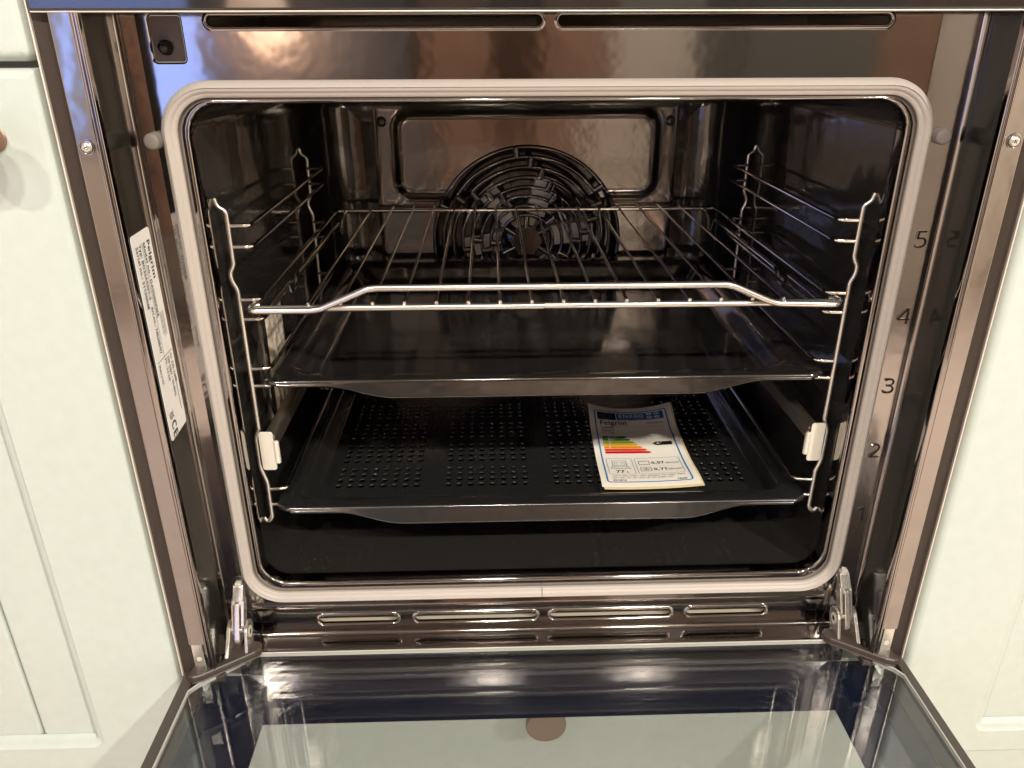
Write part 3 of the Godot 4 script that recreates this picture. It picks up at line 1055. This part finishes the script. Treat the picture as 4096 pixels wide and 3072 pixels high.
# ------------------------------------------------------------------ loose parts of the oven
func side_guides() -> void:
	for s in [-1.0, 1.0]:
		var words := "on the wall with the oven lamp" if s < 0 else "on the wall without a lamp"
		var t := thing("side_guide", "chromed wire shelf guide " + words, "shelf guide", Vector3(s * 0.23, -0.11, -0.2), "wire shelf guides")
		var x: float = s * 0.2298
		var xo: float = s * 0.2332
		# uprights, front and rear, hooked into the wall at the top
		for zz in [-0.070, -0.340]:
			var st := tool_new()
			var pts := [Vector3(s * 0.2368, 0.1620, zz), Vector3(s * 0.2350, 0.1560, zz), Vector3(x, 0.1535, zz), Vector3(x, 0.1135, zz), Vector3(xo, 0.1085, zz), Vector3(xo, 0.1020, zz), Vector3(x, 0.0950, zz), Vector3(x, -0.0220, zz), Vector3(xo, -0.0290, zz), Vector3(xo, -0.0580, zz), Vector3(x, -0.0700, zz), Vector3(x, -0.1060, zz), Vector3(s * 0.2345, -0.1100, zz), Vector3(s * 0.2368, -0.1060, zz)]
			tube(st, bend(pts, 0.003), 0.0018, 10)
			obj("upright", st, M.chrome, t)
		for y in [0.1423, 0.1268, 0.0866, 0.0712, 0.0306, 0.0160, -0.0785, -0.0935]:
			var st := tool_new()
			var xi: float = s * 0.2145
			tube(st, bend([Vector3(s * 0.2305, y, -0.0710), Vector3(xi, y, -0.0725), Vector3(xi, y, -0.3375), Vector3(s * 0.2305, y, -0.3390)], 0.006, 5), 0.0017, 10)
			obj("rail_wire", st, M.wire, t)
		# runner on its clip
		var rn := part("telescopic_runner", t)
		var st2 := tool_new()
		var plate := rr(minf(s * 0.2185, s * 0.2300), maxf(s * 0.2185, s * 0.2300), -0.0570, -0.0222, 0.0022, 4)
		slab(st2, plate, -0.0668, -0.0656, 0.0002, func(u, v, w): return Vector3(u, v, w))
		var roll := PackedVector3Array([Vector3(s * 0.2168, -0.0500, -0.0662), Vector3(s * 0.2168, -0.0312, -0.0662)])
		tube(st2, roll, 0.0023, 12)
		obj("clip", st2, M.zinc, rn)
		st2 = tool_new()
		bbox(st2, Vector3(minf(s * 0.2180, s * 0.2275), -0.0400, -0.3450), Vector3(maxf(s * 0.2180, s * 0.2275), -0.0270, -0.0700), 0.0015)
		obj("slide_bar", st2, M.runner, rn)

func wire_rack() -> void:
	var t := thing("wire_rack", "chromed wire oven rack with raised front bar", "oven rack", Vector3(0, 0.083, -0.24))
	var y := 0.0830
	var zf := -0.0605
	var zb := -0.4130
	# frame
	var st := tool_new()
	tube(st, PackedVector3Array([Vector3(-0.2150, y, zf), Vector3(-0.003, y, zf)]), 0.0026, 12)
	tube(st, PackedVector3Array([Vector3(-0.0022, y, zf), Vector3(0.2150, y, zf)]), 0.0026, 12)
	obj("front_bar", st, M.chrome, t)
	st = tool_new()
	tube(st, bend([Vector3(-0.2150, y + 0.001, -0.066), Vector3(-0.2195, y + 0.0006, -0.062), Vector3(-0.2170, y, -0.0555), Vector3(-0.1690, y + 0.0004, -0.0545), Vector3(-0.1310, 0.1000, -0.0535), Vector3(0.1330, 0.1000, -0.0535), Vector3(0.1695, y + 0.0014, -0.0545), Vector3(0.2170, y, -0.0555), Vector3(0.2195, y + 0.0006, -0.062), Vector3(0.2150, y + 0.001, -0.066)], 0.006, 5), 0.0025, 12)
	obj("raised_bar", st, M.chrome, t)
	st = tool_new()
	tube(st, bend([Vector3(-0.2190, y, -0.064), Vector3(-0.2190, y, zb), Vector3(0.2215, y, zb), Vector3(0.2215, y, -0.064)], 0.006, 5), 0.0024, 10)
	obj("outer_frame", st, M.wire, t)
	for s in [-1.0, 1.0]:
		st = tool_new()
		var x: float = s * 0.2085
		tube(st, bend([Vector3(x, y - 0.001, -0.0640), Vector3(x, y - 0.001, -0.135), Vector3(x, y - 0.012, -0.142), Vector3(x, y - 0.012, -0.156), Vector3(x, y - 0.003, -0.163), Vector3(x, y - 0.003, -0.362), Vector3(x, y - 0.018, -0.372), Vector3(x, y - 0.018, -0.384), Vector3(x, y - 0.001, -0.392), Vector3(x, y - 0.001, zb)], 0.004), 0.0021, 10)
		obj("side_bar", st, M.wire, t)
	for k in 16:
		st = tool_new()
		var x := -0.1765 + 0.02357 * k
		tube(st, PackedVector3Array([Vector3(x, y + 0.0036, zf + 0.0012), Vector3(x, y + 0.0040, zf - 0.01), Vector3(x, y + 0.0040, zb + 0.01), Vector3(x, y + 0.0038, zb - 0.0015)]), 0.00135, 8)
		obj("cross_wire", st, M.wire, t)

# Rim, slopes and the drawn-down lip in front; the floor is left to the caller.
func tray_body(st: Tool, y: float, hw: float, zf: float, zb: float, fl: Array, yf: float) -> void:
	# fl = [x0, x1, z0, z1, r] of the flat floor
	var rimb := [-hw, hw, zb, zf, 0.012]
	var n := 8
	var rows := []
	for p in [[0.0, -0.0046], [0.0012, -0.0034], [0.0014, -0.0016], [0.0006, -0.0003], [-0.0010, 0.0]]:
		rows.append(loop(rimb, p[0], y + p[1], "y", n))
	var inner := [-hw + 0.013, hw - 0.013, zb + 0.012, zf - 0.011, 0.018]
	rows.append(loop(inner, 0.001, y - 0.0003, "y", n))
	rows.append(loop(inner, -0.0012, y - 0.0012, "y", n))
	for k in range(1, 8):
		var t := k / 8.0
		var a := loop(inner, -0.0012, y - 0.0012, "y", n)
		var b := loop(fl, 0.0, yf, "y", n)
		var row := PackedVector3Array()
		var e := t * t * (3 - 2 * t)
		for q in a.size():
			var p := a[q].lerp(b[q], t)
			p.y = lerpf(y - 0.0012, yf, e)
			row.append(p)
		rows.append(row)
	rows.append(loop(fl, 0.0, yf, "y", n))
	loft(st, rows)

func tray_lip(st: Tool, y: float, hw: float, zf: float, lean: float) -> void:
	# the front edge turned down between two gentle shoulders
	var rows := [[], [], [], [], [], []]
	var n := 80
	for k in n + 1:
		var x := lerpf(-hw + 0.012, hw - 0.012, float(k) / n)
		var a := 1.0 - smoothstep(0.118, 0.172, absf(x))
		var drop := 0.0040 + 0.0105 * a
		var fwd := 0.0010 + lean * a
		var pts := [[0.0009, -0.0012], [0.0014, -0.0026], [fwd + 0.0006, -drop + 0.0014], [fwd + 0.0012, -drop + 0.0004], [fwd + 0.0008, -drop - 0.0008], [fwd - 0.0006, -drop - 0.0012]]
		for j in 6: rows[j].append(Vector3(x, y + pts[j][1], zf + pts[j][0] + 0.0004))
	var packed := []
	for r in rows: packed.append(PackedVector3Array(r))
	loft(st, packed, false)

func baking_tray() -> void:
	var y := 0.0250
	var t := thing("baking_tray", "dark enamel baking tray without holes below the wire rack", "baking tray", Vector3(0, 0.0, -0.24), "oven trays")
	var st := tool_new()
	var fl := [-0.186, 0.186, -0.384, -0.102, 0.022]
	tray_body(st, y, 0.2195, -0.0600, -0.4140, fl, y - 0.0205)
	cap(st, loop(fl, 0.0, y - 0.0205, "y", 8), 3)
	obj("pan", st, M.tray, t)
	st = tool_new()
	tray_lip(st, y, 0.2195, -0.0600, 0.0)
	obj("front_lip", st, M.tray, t)
	for s in [-1.0, 1.0]:
		st = tool_new()
		disc(st, Vector3(s * 0.2095, y + 0.0002, -0.0700), Vector3.UP, [[0.0026, 0.0], [0.0024, 0.0004], [0.0019, 0.0002]], 16)
		obj("corner_hole", st, M.liner, t)

func perforated_tray() -> void:
	var y := -0.0900
	var yf := -0.1100
	var t := thing("perforated_tray", "black perforated tray with rows of small holes under the energy label", "baking tray", Vector3(0, -0.115, -0.24), "oven trays")
	var st := tool_new()
	var fx0 := -0.1990; var fx1 := 0.2035; var fz0 := -0.392; var fz1 := -0.1060
	tray_body(st, y, 0.2225, -0.0600, -0.4140, [fx0, fx1, fz0, fz1, 1e-4], yf)
	obj("pan", st, M.pan, t)
	st = tool_new()
	tray_lip(st, y, 0.2225, -0.0600, 0.0022)
	obj("front_lip", st, M.pan, t)
	# floor: cells with a punched hole, plain strips between the blocks
	st = tool_new()
	var px := 0.01020; var pz := 0.0096
	var xs := []   # [from, to, columns]
	var at := fx0
	for b in 4:
		var a := -0.1842 + 0.10055 * b - px / 2
		xs.append([at, a, 0]); xs.append([a, a + 8 * px, 8]); at = a + 8 * px
	xs.append([at, fx1, 0])
	var zs := []
	at = fz1
	for g in 6:
		var a := -0.1245 - 0.0457 * g + pz / 2
		zs.append([at, a, 0]); zs.append([a, a - 4 * pz, 4]); at = a - 4 * pz
	zs.append([at, fz0, 0])
	for X in xs:
		for Z in zs:
			if X[2] == 0 or Z[2] == 0:
				st.set_smooth_group(1)
				rect3(st, X[0], X[1], Z[1], Z[0], yf)
				continue
			for i in 8:
				for j in 4:
					var ca: float = X[0] + px * i; var cz: float = Z[0] - pz * j
					var m := Vector2(ca + px / 2, cz - pz / 2)
					var hb := [m.x - 0.0029, m.x + 0.0029, m.y - 0.0029, m.y + 0.0029, 0.0029]
					loft(st, [loop([ca, ca + px, cz - pz, cz, 1e-5], 0, yf, "y", 3), loop(hb, 0.00030, yf, "y", 3), loop(hb, 0.00009, yf - 0.00012, "y", 3), loop(hb, 0.0, yf - 0.0009, "y", 3)], true, [1, 2, 3])
	st.set_smooth_group(0)
	obj("perforated_floor", st, M.pan, t)

# ------------------------------------------------------------------ labels
func colour(r: int, g: int, b: int) -> StandardMaterial3D:
	var m := StandardMaterial3D.new()
	m.albedo_color = Color8(r, g, b)
	m.roughness = 0.45
	return m

func energy_label() -> void:
	var t := thing("energy_label", "curled printed energy label sheet lying in the perforated tray", "label", Vector3(0.10, -0.108, -0.18))
	var w := 0.090; var h := 0.168
	# place on the sheet (u across, v from the near edge) to a point in space; it curls up at the far corners and the near edge
	var base := func(u: float, v: float, lift: float) -> Vector3:
		var a := u / w; var b := v / h
		var x0 := lerpf(0.0555, 0.0615, b); var x1 := lerpf(0.1465, 0.1500, b)
		var z := lerpf(-0.1035, -0.2660, b) - 0.003 * a * (1 - b)
		var far := smoothstep(0.70, 1.0, b)
		var side := pow(absf(2 * a - 1), 2.2)
		var y := -0.1088 + 0.0055 * far * side + 0.0040 * far
		y += 0.0038 * pow(1 - smoothstep(0.0, 0.45, b), 1.5)
		y += 0.0010 * sin(b * 9.0 + 0.6) * (1 - b) + 0.0016 * side
		return Vector3(lerpf(x0, x1, a), y + lift, z)
	var sheet := func(st: Tool, m: Array, lift: float) -> void:
		var rows := []
		for j in 41:
			var row := PackedVector3Array()
			for i in 21: row.append(base.call(lerpf(m[0], m[1], i / 20.0), lerpf(m[2], m[3], j / 40.0), lift))
			rows.append(row)
		loft(st, rows, false)
	var st := tool_new()
	sheet.call(st, [0.0018, w + 0.0018, -0.0032, h - 0.001], 0.0)
	obj("backing_sheet", st, M.backing, t)
	st = tool_new()
	sheet.call(st, [0.0, w, 0.0, h], 0.0004)
	obj("sheet", st, M.paper, t)
	var p := func(u: float, v: float) -> Vector3: return base.call(u, v, 0.00062)
	var p2 := func(u: float, v: float) -> Vector3: return base.call(u, v, 0.00080)
	st = tool_new()
	ink_frame(st, 0.0055, 0.0845, 0.0080, 0.1590, 0.0035, 0.0014, p)
	obj("printed_border", st, colour(22, 110, 180), t)
	st = tool_new()
	ink_frame(st, 0.0095, 0.0345, 0.0250, 0.0620, 0.0025, 0.0004, p)
	ink_frame(st, 0.0370, 0.0805, 0.0250, 0.0620, 0.0025, 0.0004, p)
	obj("printed_boxes", st, colour(60, 110, 165), t)
	st = tool_new()
	ink_box(st, 0.0090, 0.0290, 0.1420, 0.1555, p)
	obj("printed_flag", st, colour(18, 24, 60), t)
	st = tool_new()
	for k in 12:
		var a := TAU * k / 12
		var c := Vector2(0.0190 + 0.0038 * cos(a), 0.14875 + 0.0046 * sin(a))
		var star := PackedVector2Array()
		for q in 10: star.append(c + Vector2.from_angle(PI / 2 + q * PI / 5) * (0.0008 if q % 2 == 0 else 0.00035))
		ink_poly(st, star, p2)
	obj("printed_stars", st, colour(150, 140, 60), t)
	st = tool_new()
	ink_box(st, 0.0300, 0.0805, 0.1420, 0.1555, p)
	obj("printed_banner", st, colour(20, 100, 175), t)
	st = tool_new()
	letters(st, "ENERG", bold, 0.0325, 0.1466, 0.0066, 0.0270, p2)
	for q in [[0.0655, 0.1522], [0.0735, 0.1522], [0.0655, 0.1458], [0.0735, 0.1458]]:
		var poly := PackedVector2Array()
		for k in 16: poly.append(Vector2(q[0], q[1]) + Vector2(0.0033 * cos(TAU * k / 16), 0.0026 * sin(TAU * k / 16)))
		ink_poly(st, poly, p2)
	letters(st, "енергия · ενεργεια", sans, 0.0325, 0.1432, 0.0017, 0.0270, p2)
	obj("printed_lettering", st, colour(225, 232, 238), t)
	var p3 := func(u: float, v: float) -> Vector3: return base.call(u, v, 0.00098)
	st = tool_new()
	letters(st, "Y", bold, 0.0646, 0.1508, 0.0028, 0.0, p3)
	letters(st, "IJA", bold, 0.0712, 0.1508, 0.0028, 0.0044, p3)
	letters(st, "IE", bold, 0.0640, 0.1444, 0.0028, 0.0, p3)
	letters(st, "IA", bold, 0.0720, 0.1444, 0.0028, 0.0, p3)
	obj("printed_initials", st, colour(20, 100, 175), t)
	# arrows
	var cols := [[18, 84, 44], [70, 128, 40], [168, 172, 20], [250, 200, 10], [240, 140, 20], [222, 66, 20], [205, 12, 22]]
	var names := ["A+++", "A++", "A+", "A", "B", "C", "D"]
	for k in 7:
		st = tool_new()
		var v0 := 0.1040 - 0.00530 * k
		var u1 := 0.0330 + 0.0035 * k
		ink_poly(st, PackedVector2Array([Vector2(0.0105, v0), Vector2(0.0105, v0 + 0.0045), Vector2(u1, v0 + 0.0045), Vector2(u1 + 0.0030, v0 + 0.00225), Vector2(u1, v0)]), p)
		obj("printed_arrow", st, colour(cols[k][0], cols[k][1], cols[k][2]), t)
	st = tool_new()
	for k in 7: letters(st, names[k], bold, 0.0158, 0.1047 - 0.00530 * k, 0.0030, 0.0, p2)
	letters(st, "A", bold, 0.0640, 0.0900, 0.0038, 0.0, p2)
	letters(st, "+", bold, 0.0678, 0.0918, 0.0030, 0.0, p2)
	obj("printed_grades", st, colour(238, 234, 222), t)
	st = tool_new()
	ink_poly(st, PackedVector2Array([Vector2(0.0600, 0.0917), Vector2(0.0640, 0.0955), Vector2(0.0800, 0.0955), Vector2(0.0800, 0.0880), Vector2(0.0640, 0.0880)]), p)
	# wording in black
	letters(st, "Pelgrim", bold, 0.0110, 0.1325, 0.0078, 0.0285, p)
	letters(st, "OAS560ZWA", sans, 0.0605, 0.1335, 0.0034, 0.0180, p)
	ink_line(st, [Vector2(0.0100, 0.1292), Vector2(0.0800, 0.1292)], 0.0003, p)
	letters(st, "77", bold, 0.0160, 0.0285, 0.0062, 0.0080, p)
	letters(st, "L", sans, 0.0265, 0.0285, 0.0040, 0.0, p)
	letters(st, "0,97", bold, 0.0525, 0.0482, 0.0056, 0.0120, p)
	letters(st, "0,71", bold, 0.0525, 0.0330, 0.0056, 0.0120, p)
	letters(st, "kWh/cycle*", sans, 0.0660, 0.0482, 0.0034, 0.0135, p)
	letters(st, "kWh/cycle*", sans, 0.0660, 0.0330, 0.0034, 0.0135, p)
	letters(st, "* цикъл · cyklus · portion · zyklus · πρόγραμμα · ciclo · tsükkel · ohjelma", sans, 0.0110, 0.0205, 0.0023, 0.0680, p)
	letters(st, "ciklus · ciklas · cikls · ċiklu · cyclus · cykl · ciclu · program · cykel", sans, 0.0110, 0.0162, 0.0023, 0.0560, p)
	letters(st, "65/2014", bold, 0.0115, 0.0108, 0.0030, 0.0120, p)
	letters(st, "740268", bold, 0.0700, 0.0108, 0.0026, 0.0090, p)
	# pictograms: oven, cord, open oven, two cavities
	ink_frame(st, 0.0120, 0.0245, 0.1205, 0.1280, 0.0003, 0.0006, p)
	ink_frame(st, 0.0142, 0.0228, 0.1215, 0.1262, 0.0003, 0.0004, p)
	ink_line(st, [Vector2(0.0150, 0.1271), Vector2(0.0220, 0.1271)], 0.0006, p)
	ink_line(st, [Vector2(0.0220, 0.1190), Vector2(0.0150, 0.1188), Vector2(0.0130, 0.1174), Vector2(0.0150, 0.1160), Vector2(0.0205, 0.1157)], 0.0004, p)
	ink_poly(st, PackedVector2Array([Vector2(0.0200, 0.1157), Vector2(0.0212, 0.1166), Vector2(0.0234, 0.1163), Vector2(0.0234, 0.1150), Vector2(0.0212, 0.1147)]), p)
	ink_line(st, [Vector2(0.0232, 0.1160), Vector2(0.0250, 0.1160)], 0.0004, p)
	ink_line(st, [Vector2(0.0232, 0.1153), Vector2(0.0250, 0.1153)], 0.0004, p)
	ink_frame(st, 0.0400, 0.0505, 0.0465, 0.0560, 0.0014, 0.0005, p)
	ink_line(st, [Vector2(0.0415, 0.0545), Vector2(0.0490, 0.0545)], 0.0004, p)
	ink_line(st, [Vector2(0.0415, 0.0478), Vector2(0.0490, 0.0478)], 0.0004, p)
	ink_frame(st, 0.0400, 0.0505, 0.0315, 0.0410, 0.0014, 0.0005, p)
	var ring := []
	for k in 17: ring.append(Vector2(0.04525 + 0.0030 * cos(TAU * k / 16), 0.03625 + 0.0030 * sin(TAU * k / 16)))
	ink_line(st, ring, 0.0003, p)
	for k in 3:
		var a := PI / 2 + TAU * k / 3
		ink_line(st, [Vector2(0.04525, 0.03625), Vector2(0.04525 + 0.0024 * cos(a), 0.03625 + 0.0024 * sin(a))], 0.0009, p)
	obj("printed_wording", st, M.ink, t)
	st = tool_new()
	ink_frame(st, 0.0145, 0.0285, 0.0440, 0.0570, 0.0003, 0.0005, p)
	ink_frame(st, 0.0165, 0.0265, 0.0450, 0.0535, 0.0003, 0.0003, p)
	ink_line(st, [Vector2(0.0145, 0.0440), Vector2(0.0120, 0.0385), Vector2(0.0310, 0.0385), Vector2(0.0285, 0.0440)], 0.0005, p)
	ink_line(st, [Vector2(0.0165, 0.0430), Vector2(0.0150, 0.0400), Vector2(0.0278, 0.0400), Vector2(0.0268, 0.0430)], 0.0003, p)
	for q in [[1, 1], [-1, 1], [1, -1], [-1, -1]]:
		ink_line(st, [Vector2(0.0215 + q[0] * 0.0012, 0.0492 + q[1] * 0.0010), Vector2(0.0215 + q[0] * 0.0038, 0.0492 + q[1] * 0.0034)], 0.0004, p)
	obj("printed_pictogram", st, colour(40, 90, 130), t)

func rating_label() -> void:
	var t := thing("rating_sticker", "white rating sticker on the dark recess wall beside the gasket", "sticker", Vector3(-0.272, 0.0, -0.026))
	# u runs down the wall, v into the oven; the wall leans a little
	var L := 0.1470; var W := 0.0345
	var at := func(u: float, v: float, lift: float) -> Vector3:
		var z := -0.0040 - v
		var wall := lerpf(-0.2706, -0.2728, (-0.0024 - z) / 0.0361)
		return Vector3(wall + 0.0003 + lift, 0.1500 - u, z)
	var put := func(u, v, w): return at.call(u, v, w)
	var st := tool_new()
	slab(st, rr(0.0, L, 0.0, W, 0.003, 4), 0.0, 0.0003, 0.00005, put)
	obj("sticker_face", st, M.sticker, t)
	var p := func(u: float, v: float) -> Vector3: return at.call(u, v, 0.00045)
	st = tool_new()
	letters(st, "Pelgrim", bold, 0.0080, 0.0255, 0.0052, 0.0260, p)
	letters(st, "Model no.: OAS560ZWA", bold, 0.0080, 0.0182, 0.0040, 0.0520, p)
	ink_line(st, [Vector2(0.0080, 0.0168), Vector2(0.0880, 0.0168)], 0.0004, p)
	letters(st, "Typ: BO3SA5I01-3", bold, 0.0080, 0.0108, 0.0038, 0.0370, p)
	letters(st, "Serial no.: 31130048", bold, 0.0080, 0.0050, 0.0038, 0.0420, p)
	letters(st, "Art.no.: 740268/07", bold, 0.0500, 0.0108, 0.0038, 0.0340, p)
	ink_line(st, [Vector2(0.0880, 0.0030), Vector2(0.0880, 0.0325)], 0.0004, p)
	for k in 4: ink_line(st, [Vector2(0.0580, 0.0300 - 0.0020 * k), Vector2(0.0760 - 0.002 * (k % 2), 0.0300 - 0.0020 * k)], 0.0005, p)
	letters(st, "220-240V", bold, 0.0960, 0.0275, 0.0034, 0.0160, p)
	ink_frame(st, 0.0900, 0.0940, 0.0275, 0.0305, 0.0005, 0.0004, p)
	ink_line(st, [Vector2(0.0913, 0.0280), Vector2(0.0913, 0.0300)], 0.0003, p)
	ink_line(st, [Vector2(0.0926, 0.0280), Vector2(0.0926, 0.0300)], 0.0003, p)
	letters(st, "220-240V ~ 50-60Hz", bold, 0.0900, 0.0218, 0.0034, 0.0310, p)
	letters(st, "PN : 3,5 kW", bold, 0.0900, 0.0165, 0.0034, 0.0170, p)
	letters(st, "Made in EU", bold, 0.0900, 0.0040, 0.0030, 0.0140, p)
	ink_box(st, 0.1090, 0.1340, 0.0288, 0.0296, p)
	ink_box(st, 0.1085, 0.1125, 0.0305, 0.0313, p)
	letters(st, "CE", bold, 0.1345, 0.0055, 0.0090, 0.0120, p)
	ink_box(st, 0.1275, 0.1315, 0.0050, 0.0062, p)
	ink_line(st, [Vector2(0.1275, 0.0075), Vector2(0.1285, 0.0120), Vector2(0.1310, 0.0120), Vector2(0.1320, 0.0075), Vector2(0.1275, 0.0075)], 0.0005, p)
	ink_line(st, [Vector2(0.1268, 0.0068), Vector2(0.1328, 0.0130)], 0.0005, p)
	ink_line(st, [Vector2(0.1328, 0.0068), Vector2(0.1268, 0.0130)], 0.0005, p)
	obj("printed_lettering", st, M.ink, t)

# Tiny pale specks lying on the dark surfaces, as in any new kitchen.
func dust() -> void:
	var rng := RandomNumberGenerator.new()
	rng.seed = 77
	var st := tool_new()
	st.set_smooth_group(-1)
	var fields := [[-0.20, 0.20, -0.11, -0.06, -0.1541, 70], [-0.23, -0.15, -0.10, -0.06, -0.1541, 50], [-0.24, 0.24, -0.040, -0.028, -0.2124, 45], [-0.27, 0.27, 0.0, 0.10, -0.2093, 45], [-0.18, 0.19, -0.18, -0.11, -0.1098, 25]]
	for f in fields:
		for k in f[5]:
			var c := Vector3(rng.randf_range(f[0], f[1]), f[4], rng.randf_range(f[2], f[3]))
			var r := rng.randf_range(0.00008, 0.00024) * (1.5 if rng.randf() < 0.08 else 1.0)
			var a := rng.randf() * TAU
			var p := []
			for q in 3: p.append(c + r * Vector3(cos(a + q * 2.1), 0, sin(a + q * 2.1)) * rng.randf_range(0.6, 1.3))
			var top := c + Vector3(0, r, 0)
			for q in 3: tri(st, p[q], p[(q + 1) % 3], top)
	var o := obj("dust", st, mat(Color(0.55, 0.52, 0.48), 0.9))
	o.set_meta("kind", "stuff")
	o.set_meta("label", "pale dust specks on the dark oven floor and door glass")
	o.set_meta("category", "dust")
